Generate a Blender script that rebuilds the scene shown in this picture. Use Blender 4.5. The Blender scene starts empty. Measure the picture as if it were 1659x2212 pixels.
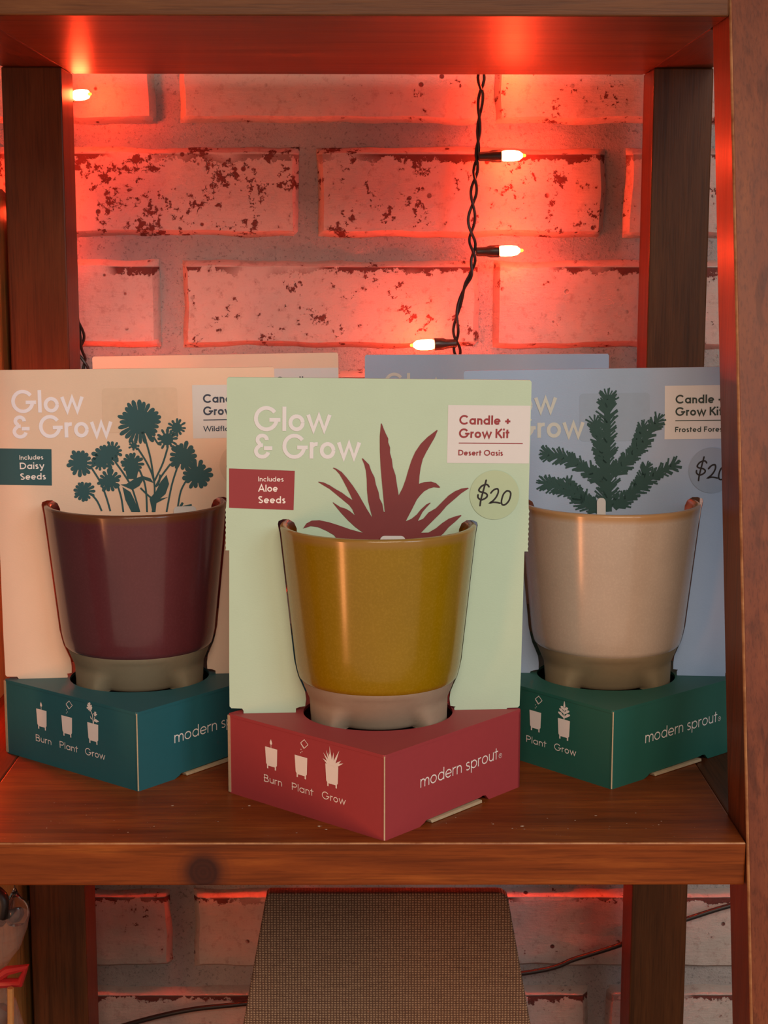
import bpy, bmesh, math, random
from mathutils import Vector, Matrix, noise, geometry
random.seed(7)
sc = bpy.context.scene
COL = sc.collection
PI = math.pi

# ------------------------------------------------------------------ camera, world, lights, exposure
cam = bpy.data.cameras.new('camera')
camo = bpy.data.objects.new('camera', cam)
COL.objects.link(camo)
_fw = Vector((0.0053, 0.9879, -0.1553)).normalized()
_rt = Vector((1.0, -0.0052, 0.0012)); _rt = (_rt - _fw*_rt.dot(_fw)).normalized()
_up = _rt.cross(_fw)
camo.matrix_world = Matrix(((_rt.x, _up.x, -_fw.x, 0), (_rt.y, _up.y, -_fw.y, 0), (_rt.z, _up.z, -_fw.z, 0.2753), (0, 0, 0, 1)))
cam.sensor_fit = 'HORIZONTAL'; cam.sensor_width = 36.0
cam.lens = 3500.1*36.0/1659.0
cam.clip_start = 0.02; cam.clip_end = 50
sc.camera = camo

world = bpy.data.worlds.new('world'); sc.world = world
world.use_nodes = True
world.node_tree.nodes['Background'].inputs[0].default_value = (1.0, 0.74, 0.58, 1)
world.node_tree.nodes['Background'].inputs[1].default_value = 0.10

def area(name, loc, target, sx, sy, power, color):
    l = bpy.data.lights.new(name, 'AREA'); l.shape = 'RECTANGLE'; l.size = sx; l.size_y = sy
    l.energy = power; l.color = color
    o = bpy.data.objects.new(name, l); COL.objects.link(o)
    o.location = loc
    o.rotation_euler = (Vector(target)-Vector(loc)).to_track_quat('-Z', 'Y').to_euler()
    return o
area('ceiling_panel_light', (0.25, -1.05, 1.15), (0.0, 0.9, 0.0), 1.3, 0.6, 25.0, (1.0, 0.86, 0.70))
area('shop_lamp_warm', (-0.92, -0.15, -0.25), (0.0, 0.85, 0.05), 0.12, 0.42, 3.6, (1.0, 0.34, 0.12))
area('room_bounce_light', (0.15, -1.0, -0.35), (0.0, 1.0, -0.15), 4.2, 1.5, 9.0, (1.0, 0.76, 0.56))
area('window_light_cool', (1.0, -0.35, 0.55), (0.0, 0.85, 0.1), 0.5, 0.7, 5.5, (0.74, 0.90, 1.0))
sc.view_settings.view_transform = 'Standard'
sc.view_settings.look = 'None'
sc.view_settings.exposure = 0.0
sc.view_settings.gamma = 1.0
sc.view_settings.use_curve_mapping = False

# ------------------------------------------------------------------ helpers
LIFT = [0.0, 0]
def lift():
    LIFT[1] = (LIFT[1]+1) % 20; LIFT[0] = LIFT[1]*0.000006
def tag(o, label=None, cat=None, group=None, kind=None):
    if label: o['label'] = label
    if cat: o['category'] = cat
    if group: o['group'] = group
    if kind: o['kind'] = kind
    return o
def empty(name, loc=(0, 0, 0), rz=0.0):
    o = bpy.data.objects.new(name, None); COL.objects.link(o)
    o.empty_display_size = 0.02; o.location = loc; o.rotation_euler = (0, 0, rz)
    return o
def link(name, me, mat, parent=None, loc=None):
    o = bpy.data.objects.new(name, me); COL.objects.link(o)
    if mat is not None and not me.materials: me.materials.append(mat)
    if parent is not None: o.parent = parent
    if loc is not None: o.location = loc
    return o
def obj(name, bm, mat, parent=None, smooth=False, loc=None):
    me = bpy.data.meshes.new(name)
    bmesh.ops.recalc_face_normals(bm, faces=bm.faces)
    if smooth:
        for f in bm.faces: f.smooth = True
    bm.to_mesh(me); bm.free()
    if smooth:
        try: me.set_sharp_from_angle(angle=math.radians(40))
        except Exception: pass
    return link(name, me, mat, parent, loc)
def box(bm, x0, x1, y0, y1, z0, z1, bev=0.0, seg=2):
    vs = [bm.verts.new(p) for p in ((x0,y0,z0),(x1,y0,z0),(x1,y1,z0),(x0,y1,z0),(x0,y0,z1),(x1,y0,z1),(x1,y1,z1),(x0,y1,z1))]
    fs = [bm.faces.new([vs[i] for i in q]) for q in ((0,3,2,1),(4,5,6,7),(0,1,5,4),(1,2,6,5),(2,3,7,6),(3,0,4,7))]
    if bev:
        es = list({e for f in fs for e in f.edges})
        bmesh.ops.bevel(bm, geom=es, offset=bev, segments=seg, profile=0.5, affect='EDGES')
    return vs
def prism(bm, loops, mp, depth_vec):
    """fill 2D loops (first outer, rest holes), map to 3D by mp(u,v), extrude by depth_vec"""
    LIFT[0] = 0.0
    tris = geometry.tessellate_polygon([[Vector((u, v, 0)) for u, v in lp] for lp in loops])
    flat = [p for lp in loops for p in lp]
    a = [bm.verts.new(mp(*p)) for p in flat]
    dv = Vector(depth_vec)
    b = [bm.verts.new(v.co+dv) for v in a]
    for t in tris:
        try:
            bm.faces.new([a[i] for i in t]); bm.faces.new([b[i] for i in reversed(t)])
        except ValueError: pass
    k = 0
    for lp in loops:
        n = len(lp)
        for i in range(n):
            j = (i+1) % n
            bm.faces.new((a[k+i], a[k+j], b[k+j], b[k+i]))
        k += n
def flat_poly(bm, pts, mp):
    lift()
    tris = geometry.tessellate_polygon([[Vector((u, v, 0)) for u, v in pts]])
    a = [bm.verts.new(mp(*p)) for p in pts]
    for t in tris:
        try: bm.faces.new([a[i] for i in t])
        except ValueError: pass
def ribbon(bm, pts, w, mp, taper=None, closed=False):
    """thick 2D polyline with mitred joins"""
    lift()
    n = len(pts)
    P = [Vector((p[0], p[1])) for p in pts]
    L, R = [], []
    for i in range(n):
        if closed:
            d0 = (P[i]-P[i-1]); d1 = (P[(i+1) % n]-P[i])
        else:
            d0 = P[i]-P[i-1] if i else P[1]-P[0]
            d1 = P[i+1]-P[i] if i < n-1 else P[-1]-P[-2]
        if d0.length < 1e-9: d0 = d1
        if d1.length < 1e-9: d1 = d0
        d0 = d0.normalized(); d1 = d1.normalized()
        n0 = Vector((-d0.y, d0.x)); n1 = Vector((-d1.y, d1.x))
        m = n0+n1
        if m.length < 1e-4: m = n0
        m.normalize()
        k = 1.0/max(0.45, m.dot(n0))
        hw = 0.5*w*(taper(i/(n-1)) if taper else 1.0)
        L.append(bm.verts.new(mp(*(P[i]+m*hw*k)))); R.append(bm.verts.new(mp(*(P[i]-m*hw*k))))
    rng = range(n) if closed else range(n-1)
    for i in rng:
        j = (i+1) % n
        try: bm.faces.new((R[i], R[j], L[j], L[i]))
        except ValueError: pass
def disc2(bm, cx, cy, r, mp, n=14, ry=None):
    lift()
    vs = [bm.verts.new(mp(cx+r*math.cos(2*PI*i/n), cy+(ry or r)*math.sin(2*PI*i/n))) for i in range(n)]
    bm.faces.new(vs)
def lathe(bm, prof, n=64, mod=None, close=True):
    rings = []
    for r, z in prof:
        ring = []
        for i in range(n):
            a = 2*PI*i/n
            rr, zz = mod(r, z, a) if mod else (r, z)
            ring.append(bm.verts.new((rr*math.cos(a), rr*math.sin(a), zz)))
        rings.append(ring)
    for a, b in zip(rings, rings[1:]):
        for i in range(n):
            j = (i+1) % n
            bm.faces.new((a[i], a[j], b[j], b[i]))
    if close:
        if prof[0][0] > 1e-5: bm.faces.new(list(reversed(rings[0])))
        if prof[-1][0] > 1e-5: bm.faces.new(rings[-1])
def tube(bm, pts, r, n=8, rad=None):
    P = [Vector(p) for p in pts]
    prev = None; rings = []
    for i, p in enumerate(P):
        t = (P[min(i+1, len(P)-1)]-P[max(i-1, 0)]).normalized()
        if prev is None:
            u = t.orthogonal().normalized()
        else:
            u = (prev-t*prev.dot(t)).normalized()
        prev = u; v = t.cross(u)
        rr = rad(i/(len(P)-1)) if rad else r
        rings.append([bm.verts.new(p+(u*math.cos(2*PI*k/n)+v*math.sin(2*PI*k/n))*rr) for k in range(n)])
    for a, b in zip(rings, rings[1:]):
        for k in range(n):
            bm.faces.new((a[k], a[(k+1) % n], b[(k+1) % n], b[k]))
    bm.faces.new(list(reversed(rings[0]))); bm.faces.new(rings[-1])
def spline(pts, per=8):
    P = [Vector(p) for p in pts]; out = []
    for i in range(len(P)-1):
        a = P[max(i-1, 0)]; b = P[i]; c = P[i+1]; d = P[min(i+2, len(P)-1)]
        for k in range(per):
            t = k/per
            out.append(0.5*((2*b)+(c-a)*t+(2*a-5*b+4*c-d)*t*t+(3*b-a-3*c+d)*t**3))
    out.append(P[-1]); return out

# ------------------------------------------------------------------ materials
class NT:
    def __init__(s, name):
        s.m = bpy.data.materials.new(name); s.m.use_nodes = True
        s.t = s.m.node_tree; s.b = s.t.nodes['Principled BSDF']
    def n(s, typ, **kw):
        nd = s.t.nodes.new(typ)
        for k, v in kw.items(): setattr(nd, k, v)
        return nd
    def l(s, a, b): s.t.links.new(a, b)
    def set(s, **kw):
        for k, v in kw.items():
            s.b.inputs[k.replace('_', ' ')].default_value = v
    def coords(s, scale=(1, 1, 1), out='Object', loc=(0, 0, 0)):
        tc = s.n('ShaderNodeTexCoord'); mp = s.n('ShaderNodeMapping')
        mp.inputs['Scale'].default_value = scale; mp.inputs['Location'].default_value = loc
        s.l(tc.outputs[out], mp.inputs['Vector']); return mp.outputs[0]
    def noise(s, vec, scale, detail=4, rough=0.55, dist=0.0):
        nd = s.n('ShaderNodeTexNoise'); nd.inputs['Scale'].default_value = scale
        nd.inputs['Detail'].default_value = detail; nd.inputs['Roughness'].default_value = rough
        nd.inputs['Distortion'].default_value = dist
        s.l(vec, nd.inputs['Vector']); return nd.outputs['Fac']
    def ramp(s, fac, stops, interp='LINEAR'):
        r = s.n('ShaderNodeValToRGB'); r.color_ramp.interpolation = interp
        e = r.color_ramp.elements
        while len(e) < len(stops): e.new(0.5)
        for el, (p, c) in zip(e, stops):
            el.position = p; el.color = (c[0], c[1], c[2], 1) if not isinstance(c, (int, float)) else (c, c, c, 1)
        s.l(fac, r.inputs[0]); return r.outputs[0]
    def math(s, op, a, b=None):
        m = s.n('ShaderNodeMath', operation=op)
        for i, v in enumerate((a, b)):
            if v is None: continue
            if isinstance(v, (int, float)): m.inputs[i].default_value = v
            else: s.l(v, m.inputs[i])
        return m.outputs[0]
    def mix(s, fac, a, b, mode='MIX'):
        m = s.n('ShaderNodeMix', data_type='RGBA', blend_type=mode)
        for idx, v in ((0, fac), (6, a), (7, b)):
            if isinstance(v, (int, float)): m.inputs[idx].default_value = v
            elif isinstance(v, tuple): m.inputs[idx].default_value = (v[0], v[1], v[2], 1)
            else: s.l(v, m.inputs[idx])
        return m.outputs[2]
    def bump(s, h, strength=0.3, dist=0.001):
        b = s.n('ShaderNodeBump'); b.inputs['Strength'].default_value = strength
        b.inputs['Distance'].default_value = dist
        s.l(h, b.inputs['Height']); s.l(b.outputs[0], s.b.inputs['Normal'])
def plain(name, col, rough=0.6, var=0.08, scale=300, bump=0.0, spec=0.5, **kw):
    t = NT(name); v = t.coords()
    f = t.noise(v, scale, 3)
    c = t.mix(f, tuple(x*(1-var) for x in col), tuple(min(1, x*(1+var)) for x in col))
    t.l(c, t.b.inputs['Base Color'])
    t.set(Roughness=rough); t.b.inputs['Specular IOR Level'].default_value = spec
    for k, x in kw.items(): t.b.inputs[k.replace('_', ' ')].default_value = x
    if bump: t.bump(f, bump, 0.0005)
    return t.m
def wood(name, dark, mid, light, axis='X', rough=0.42, knot=None, seed=0.0, worn=None):
    t = NT(name)
    st = {'X': (1.6, 16, 16), 'Z': (16, 16, 1.6), 'Y': (16, 1.6, 16)}[axis]
    v = t.coords(st, loc=(seed, seed*1.7, seed*0.6))
    kn = None
    if knot:
        tc = t.n('ShaderNodeTexCoord')
        mp = t.n('ShaderNodeMapping'); mp.inputs['Location'].default_value = tuple(-a*b for a, b in zip(knot, (1.0, 1.0, 1.05)))
        mp.inputs['Scale'].default_value = (1.0, 1.0, 1.05)
        t.l(tc.outputs['Object'], mp.inputs['Vector'])
        sub = mp.outputs[0]
        d = t.n('ShaderNodeVectorMath', operation='LENGTH'); t.l(sub, d.inputs[0])
        kn = d.outputs['Value']
    n1 = t.noise(v, 2.2, 6, 0.6, 0.6)
    n2 = t.noise(v, 9.0, 5, 0.7, 0.2)
    fib = {'X': (30, 900, 900), 'Z': (900, 900, 30), 'Y': (900, 30, 900)}[axis]
    n3 = t.noise(t.coords(fib), 1.0, 3, 0.6)
    f = t.math('ADD', t.math('MULTIPLY', n1, 0.62), t.math('MULTIPLY', n2, 0.38))
    c = t.ramp(f, [(0.30, dark), (0.52, mid), (0.74, light)])
    c = t.mix(t.math('MULTIPLY', t.ramp(n3, [(0.35, 1.0), (0.5, 0.0)]), 0.35), c, tuple(x*0.45 for x in dark))
    # long dark streaks of grain
    sv = {'X': (3, 60, 200), 'Z': (120, 120, 3), 'Y': (60, 3, 200)}[axis]
    n4 = t.noise(t.coords(sv, loc=(seed, 0, 3)), 1.0, 2, 0.5, 0.4)
    c = t.mix(t.math('MULTIPLY', t.ramp(n4, [(0.60, 0.0), (0.68, 1.0)]), 0.4), c, tuple(x*0.4 for x in dark))
    if kn is not None:
        wob = t.math('ADD', kn, t.math('MULTIPLY', t.noise(t.coords(), 90, 3), 0.003))
        m = t.ramp(wob, [(0.0095, 1.0), (0.0128, 0.0)])
        ringv = t.math('SINE', t.math('MULTIPLY', wob, 2400))
        c = t.mix(m, c, (0.030, 0.009, 0.007))
        halo = t.ramp(wob, [(0.0128, 1.0), (0.021, 0.0)])
        halo = t.math('MULTIPLY', halo, t.math('ADD', t.math('MULTIPLY', ringv, 0.06), 0.22))
        c = t.mix(halo, c, (0.10, 0.025, 0.012))
    if worn:
        sp = t.n('ShaderNodeSeparateXYZ'); t.l(t.coords(), sp.inputs[0])
        wn = t.noise(t.coords({'X': (8, 1, 1), 'Z': (1, 1, 8)}[axis]), 9, 4, 0.7)
        for conds in worn:
            mk = t.ramp(wn, [(0.30, 0.15), (0.62, 1.0)])
            for ax, val, wd in conds:
                src = sp.outputs[ax] if ax in 'XYZ' else t.math('ADD', sp.outputs['Y'], t.math('MULTIPLY', sp.outputs['Z'], -0.2553))
                dd = t.math('ABSOLUTE', t.math('SUBTRACT', src, val))
                mk = t.math('MULTIPLY', mk, t.math('LESS_THAN', dd, wd))
            c = t.mix(t.math('MULTIPLY', mk, 0.75), c, (0.55, 0.27, 0.12))
    t.l(c, t.b.inputs['Base Color'])
    t.l(t.math('ADD', t.math('MULTIPLY', n2, 0.16), rough-0.08), t.b.inputs['Roughness'])
    t.b.inputs['Specular IOR Level'].default_value = 0.16
    t.b.inputs['Coat Weight'].default_value = 0.05
    t.b.inputs['Coat Roughness'].default_value = 0.25
    t.bump(t.math('ADD', n3, n2), 0.12, 0.0006)
    return t.m

M = {}
M['wood_x'] = wood('varnished_wood_boards', (0.10, 0.018, 0.004), (0.22, 0.046, 0.008), (0.42, 0.112, 0.018), 'X', knot=(-0.0819, 0.7373, -0.0146), worn=[[('Z', 0.0, 0.0007), ('Y', 0.7373, 0.0007)]])
M['wood_x2'] = wood('varnished_wood_upper_board', (0.075, 0.020, 0.006), (0.14, 0.046, 0.014), (0.24, 0.095, 0.030), 'X', seed=4.0)
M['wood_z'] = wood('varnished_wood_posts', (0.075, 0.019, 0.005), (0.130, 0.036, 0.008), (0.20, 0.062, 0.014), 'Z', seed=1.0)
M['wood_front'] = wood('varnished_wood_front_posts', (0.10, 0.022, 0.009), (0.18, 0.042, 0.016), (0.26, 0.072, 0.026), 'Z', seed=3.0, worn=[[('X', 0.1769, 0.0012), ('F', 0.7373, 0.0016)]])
M['wood_back'] = wood('varnished_wood_back_posts', (0.050, 0.015, 0.005), (0.090, 0.028, 0.008), (0.14, 0.046, 0.013), 'Z', seed=8.0)  # same shelf wood, darkened in colour to stand for the shade at the back
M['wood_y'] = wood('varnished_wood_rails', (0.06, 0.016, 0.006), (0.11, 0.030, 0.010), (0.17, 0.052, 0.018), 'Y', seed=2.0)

def brick_mat():
    t = NT('painted_brick'); v = t.coords()
    oi = t.n('ShaderNodeObjectInfo')
    vv = t.n('ShaderNodeVectorMath', operation='ADD'); t.l(v, vv.inputs[0])
    cmb = t.n('ShaderNodeCombineXYZ'); t.l(t.math('MULTIPLY', oi.outputs['Random'], 37.0), cmb.inputs[0]); t.l(cmb.outputs[0], vv.inputs[1])
    v2 = vv.outputs[0]
    at = t.n('ShaderNodeAttribute'); at.attribute_type = 'OBJECT'; at.attribute_name = 'wear'
    wear = at.outputs['Fac']
    big = t.noise(v2, 42, 3, 0.6); fine = t.noise(v2, 150, 8, 0.72)
    f = t.math('ADD', t.math('MULTIPLY', big, 0.42), t.math('MULTIPLY', fine, 0.58))
    chips = t.ramp(t.math('ADD', f, t.math('MULTIPLY', wear, 0.11)), [(0.640, 0.0), (0.650, 1.0)])
    # chipped arris along the top and end of the brick
    sep = t.n('ShaderNodeSeparateXYZ'); t.l(v, sep.inputs[0])
    edge = t.math('ADD', sep.outputs['Z'], t.math('MULTIPLY', t.math('SUBTRACT', t.noise(v2, 70, 6, 0.7), 0.5), 0.030))
    e1 = t.ramp(t.math('MULTIPLY', edge, 10.0), [(0.226, 0.0), (0.230, 1.0)])
    e2 = t.ramp(t.math('MULTIPLY', sep.outputs['Z'], 10.0), [(0.256, 1.0), (0.262, 0.0)])
    gate = t.ramp(t.noise(v2, 11, 2), [(0.38, 0.0), (0.46, 1.0)])
    rim = t.math('MULTIPLY', t.math('MULTIPLY', e1, e2), gate)
    # pinholes
    vo = t.n('ShaderNodeTexVoronoi'); vo.inputs['Scale'].default_value = 75; t.l(v2, vo.inputs['Vector'])
    pin = t.math('MULTIPLY', t.ramp(vo.outputs['Distance'], [(0.10, 1.0), (0.14, 0.0)]), t.ramp(t.noise(v2, 30, 2), [(0.5, 0.0), (0.56, 1.0)]))
    mask = t.math('MAXIMUM', t.math('MAXIMUM', chips, rim), pin)
    soft = t.ramp(fine, [(0.52, 0.0), (0.66, 1.0)])
    paint = t.mix(t.noise(v2, 40, 4), (0.44, 0.345, 0.305), (0.57, 0.46, 0.41))
    paint = t.mix(t.math('MULTIPLY', soft, 0.45), paint, (0.27, 0.14, 0.11))
    red = t.mix(fine, (0.07, 0.012, 0.010), (0.17, 0.036, 0.022))
    c = t.mix(mask, paint, red)
    t.l(c, t.b.inputs['Base Color']); t.set(Roughness=0.7)
    brush = t.noise(t.coords((1, 1, 5)), 120, 4, 0.6)
    h = t.math('SUBTRACT', t.math('ADD', t.math('MULTIPLY', fine, 0.9), t.math('MULTIPLY', brush, 0.5)), t.math('MULTIPLY', mask, 0.9))
    t.bump(h, 0.75, 0.0012)
    return t.m
M['brick'] = brick_mat()
def mortar_mat():
    t = NT('painted_mortar'); v = t.coords()
    f = t.noise(v, 55, 6, 0.7); g = t.noise(v, 420, 3, 0.7)
    c = t.mix(f, (0.27, 0.235, 0.225), (0.43, 0.37, 0.35))
    c = t.mix(t.math('MULTIPLY', t.ramp(g, [(0.56, 0.0), (0.68, 1.0)]), 0.6), c, (0.10, 0.085, 0.085))
    t.l(c, t.b.inputs['Base Color']); t.set(Roughness=0.9)
    t.bump(t.math('ADD', g, f), 0.8, 0.0015)
    return t.m
M['mortar'] = mortar_mat()

def card_mat(name, col):
    t = NT(name); v = t.coords()
    f = t.noise(v, 60, 4); g = t.noise(t.coords((1, 1, 3)), 700, 2)
    c = t.mix(f, tuple(x*0.96 for x in col), tuple(min(1, x*1.03) for x in col))
    t.l(c, t.b.inputs['Base Color']); t.set(Roughness=0.62)
    t.b.inputs['Specular IOR Level'].default_value = 0.3
    corr = t.math('SINE', t.math('MULTIPLY', t.n('ShaderNodeSeparateXYZ').outputs[0], 1.0))
    t.bump(t.math('ADD', f, g), 0.10, 0.0006)
    return t.m
CARD = {'green': card_mat('sage_card', (0.50, 0.62, 0.46)), 'peach': card_mat('peach_card', (0.86, 0.58, 0.42)), 'blue': card_mat('blue_card', (0.37, 0.45, 0.60))}
BASE = {'green': plain('maroon_carton', (0.37, 0.042, 0.048), 0.55, 0.05), 'peach': plain('teal_carton', (0.018, 0.115, 0.135), 0.5, 0.05), 'blue': plain('forest_green_carton', (0.018, 0.115, 0.085), 0.5, 0.05)}
INK = {'green': plain('maroon_ink', (0.20, 0.026, 0.026), 0.6, 0.04), 'peach': plain('teal_ink', (0.022, 0.085, 0.095), 0.6, 0.04), 'blue': plain('pine_ink', (0.016, 0.062, 0.055), 0.6, 0.08)}
INKT = {'green': plain('maroon_text_ink', (0.30, 0.03, 0.035), 0.6, 0.02), 'peach': plain('navy_text_ink', (0.035, 0.05, 0.085), 0.6, 0.02), 'blue': plain('dark_green_text_ink', (0.03, 0.045, 0.035), 0.6, 0.02)}
TITLE = {'green': plain('white_title_ink', (0.76, 0.73, 0.74), 0.6, 0.02), 'peach': plain('lilac_white_title_ink', (0.95, 0.83, 0.86), 0.6, 0.02), 'blue': plain('cream_title_ink', (0.62, 0.60, 0.54), 0.6, 0.02)}
M['panel'] = plain('off_white_label_print', (0.70, 0.655, 0.635), 0.6, 0.02)
M['white'] = plain('white_ink', (0.90, 0.78, 0.72), 0.6, 0.02)
M['marker'] = plain('black_marker', (0.012, 0.006, 0.006), 0.45, 0.1)
M['kraft'] = plain('raw_cardboard', (0.50, 0.36, 0.22), 0.8, 0.2, 500)
M['inside'] = plain('carton_inside', (0.10, 0.05, 0.04), 0.8, 0.1)
STK = {'green': plain('sage_sticker', (0.47, 0.55, 0.35), 0.35, 0.03), 'peach': plain('peach_sticker', (0.76, 0.50, 0.35), 0.35, 0.05), 'blue': plain('blue_sticker', (0.30, 0.36, 0.47), 0.35, 0.03)}
def glaze(name, col, rim, zr, spk=0.1, rough=0.19, z0=0.137):
    t = NT(name); v = t.coords()
    f = t.noise(v, 35, 5, 0.6); g = t.noise(v, 900, 2, 0.6); d = t.noise(t.coords((1, 1, 0.12)), 220, 3)
    c = t.mix(f, tuple(x*0.85 for x in col), tuple(min(1, x*1.15) for x in col))
    c = t.mix(t.math('MULTIPLY', t.ramp(g, [(0.45, 0.0), (0.75, 1.0)]), spk*2), c, tuple(min(1, x*1.7+0.03) for x in col))
    c = t.mix(t.math('MULTIPLY', d, 0.08), c, rim)
    sep = t.n('ShaderNodeSeparateXYZ'); t.l(v, sep.inputs[0])
    m = t.ramp(t.math('MULTIPLY', t.math('SUBTRACT', sep.outputs['Z'], z0-0.040), 100.0), [(0.05, 0.0), (0.32, 1.0)])
    c = t.mix(m, c, rim)
    t.l(c, t.b.inputs['Base Color']); t.set(Roughness=rough)
    t.b.inputs['Coat Weight'].default_value = 0.15; t.b.inputs['Coat Roughness'].default_value = 0.08
    t.bump(f, 0.05, 0.0008)
    return t.m
GL = {'green': glaze('mustard_glaze', (0.27, 0.148, 0.0), (0.30, 0.155, 0.03), 0.14),
      'peach': glaze('burgundy_glaze', (0.11, 0.026, 0.032), (0.13, 0.042, 0.018), 0.14, 0.05),
      'blue': glaze('oatmeal_glaze', (0.52, 0.39, 0.30), (0.46, 0.25, 0.11), 0.14, 0.06)}
FT = {'green': plain('warm_grey_stoneware', (0.33, 0.235, 0.165), 0.75, 0.08, 400, 0.1), 'peach': plain('olive_grey_stoneware', (0.24, 0.185, 0.115), 0.75, 0.08, 400, 0.1), 'blue': plain('tan_stoneware', (0.27, 0.19, 0.105), 0.75, 0.08, 400, 0.1)}
M['wax'] = plain('cream_wax', (0.75, 0.66, 0.5), 0.45, 0.03)
M['wire'] = plain('dark_cable_plastic', (0.016, 0.010, 0.008), 0.4, 0.1)
M['socket'] = plain('dark_socket_plastic', (0.035, 0.020, 0.014), 0.38, 0.1)
def emis(name, col, s):
    t = NT(name); t.set(Base_Color=(col[0], col[1], col[2], 1))
    t.b.inputs['Emission Color'].default_value = (col[0], col[1], col[2], 1)
    t.b.inputs['Emission Strength'].default_value = s
    return t.m
BULB_S = 270.0
M['bulb'] = emis('glowing_red_orange_bulb', (1.0, 0.050, 0.014), BULB_S)
M['bulb_tip'] = emis('glowing_bulb_tip', (1.0, 0.32, 0.04), 3.0)

# ------------------------------------------------------------------ stroke lettering (geometric sans drawn from arcs and bars)
def arc(cx, cy, rx, ry, a0, a1, n=None):
    n = n or max(4, int(abs(a1-a0)/14))
    return [(cx+rx*math.cos(math.radians(a0+(a1-a0)*i/n)), cy+ry*math.sin(math.radians(a0+(a1-a0)*i/n))) for i in range(n+1)]
XH = 0.68
def glyph(ch, w):
    h = w/2; X = XH; r = X/2-h+0.008; cy = X/2
    if ch == 'G': return 1.13, [arc(.53, .5, .53-h, .52-h, 36, 345)+[(1.0, .45)], [(.66, .455), (1.14, .455)]]
    if ch == 'C': return .95, [arc(.53, .5, .53-h, .52-h, 42, 318)]
    if ch == 'O': return 1.06, [arc(.53, .5, .53-h, .52-h, 0, 360, 28)]
    if ch == 'D': return .86, [[(h, 0), (h, 1)], [(0, 1-h), (.35, 1-h)]+arc(.35, .5, .51-h, .5-h, 90, -90)[1:]+[(0, h)]]
    if ch == 'A': return .92, [[(.05, 0), (.46, .98), (.87, 0)], [(.2, .32), (.72, .32)]]
    if ch == 'B': return .68, [[(h, 0), (h, 1)], [(0, 1-h), (.36, 1-h)]+arc(.36, .755, .245-h, .245-h*.8, 90, -90)[1:]+[(0, .53)], [(.36, .53)]+arc(.40, .27, .28-h, .27-h*.8, 90, -90)[1:]+[(0, h)]]
    if ch == 'P': return .68, [[(h, 0), (h, 1)], [(0, 1-h), (.38, 1-h)]+arc(.38, .70, .30-h, .30-h, 90, -90)[1:]+[(0, .41)]]
    if ch == 'F': return .58, [[(h, 0), (h, 1)], [(0, 1-h), (.58, 1-h)], [(0, .5), (.5, .5)]]
    if ch == 'K': return .74, [[(h, 0), (h, 1)], [(.66, 1), (h+.06, .46)], [(.26, .56), (.70, 0)]]
    if ch == 'I': return w, [[(h, 0), (h, 1)]]
    if ch == 'S': return .66, [arc(.33, .745, .30-h, .255-h, 35, 250)+arc(.33, .265, .33-h, .265-h, 80, -145)]
    if ch == 'W': return 1.40, [[(.05, 1), (.37, .06), (.70, .95), (1.03, .06), (1.35, 1)]]
    if ch == 'l': return w, [[(h, 0), (h, 1)]]
    if ch == 'i': return w, [[(h, 0), (h, X)], [(h, X+.15), (h, X+.15+w*1.05)]]
    if ch == 't': return .40, [[(.18, 0), (.18, .93)], [(0, X-h*.7), (.40, X-h*.7)]]
    if ch == 'f': return .40, [[(.15, 0), (.15, .78)]+arc(.15+.19, .80, .19, .17, 180, 80)[1:], [(0, X-h*.7), (.38, X-h*.7)]]
    if ch == 'o': return X+.03, [arc(cy+.01, cy, r, r, 0, 360, 22)]
    if ch == 'a': return X+.03, [arc(cy+.01, cy, r, r, 0, 360, 22), [(X+.01-h, 0), (X+.01-h, X)]]
    if ch == 'd': return X+.03, [arc(cy+.01, cy, r, r, 0, 360, 22), [(X+.01-h, 0), (X+.01-h, 1)]]
    if ch == 'p': return X+.03, [arc(cy+.01, cy, r, r, 0, 360, 22), [(h, -.30), (h, X)]]
    if ch == 'e': return X, [[(w*.4, cy-.01), (X-h, cy-.01)], arc(cy, cy, r, r, -3, 318, 18)]
    if ch == 'c': return X-.05, [arc(cy, cy, r, r, 45, 315)]
    if ch == 's': return .46, [arc(.23, X*.74, .21-h*.9, X*.26-h*.8, 30, 250)+arc(.23, X*.27, .23-h*.9, X*.27-h*.8, 75, -150)]
    if ch == 'n': return .56, [[(h, 0), (h, X)], [(h, X*.5)]+arc(.28, X-.28, .28-h, .28-h, 170, 0)+[(.56-h, 0)]]
    if ch == 'u': return .56, [[(h, X)]+arc(.28, .28, .28-h, .28-h, 180, 350)+[(.56-h, X*.5)], [(.56-h, 0), (.56-h, X)]]
    if ch == 'm': return .94, [[(h, 0), (h, X)], [(h, X*.55)]+arc(.255, X-.25, .255-h, .25-h, 170, 0)+[(.51-h, 0)], [(.51-h, X*.55)]+arc(.47+.23, X-.25, .24-h, .25-h, 170, 0)+[(.94-h, 0)]]
    if ch == 'r': return .36, [[(h, 0), (h, X)], [(h, X*.5)]+arc(.30, X-.24, .30-h, .24-h, 170, 75)]
    if ch == 'w': return 1.02, [[(.04, X), (.28, .04), (.51, X*.94), (.74, .04), (.98, X)]]
    if ch == 'y': return .66, [[(.05, X), (.35, .05)], [(.61, X), (.28, -.20), (.08, -.24)]]
    if ch == '+': return .60, [[(.03, .38), (.57, .38)], [(.30, .11), (.30, .65)]]
    if ch == '&': return .82, [arc(.36, .76, .29-h, .255-h, -5, 232)+[(.26, .545)]+arc(.36, .29, .36-h, .31-h, 125, 350), [(.20, .535), (.40, .535)], [(.44, .42), (.82, .42)]]
    return .34, []
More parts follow.
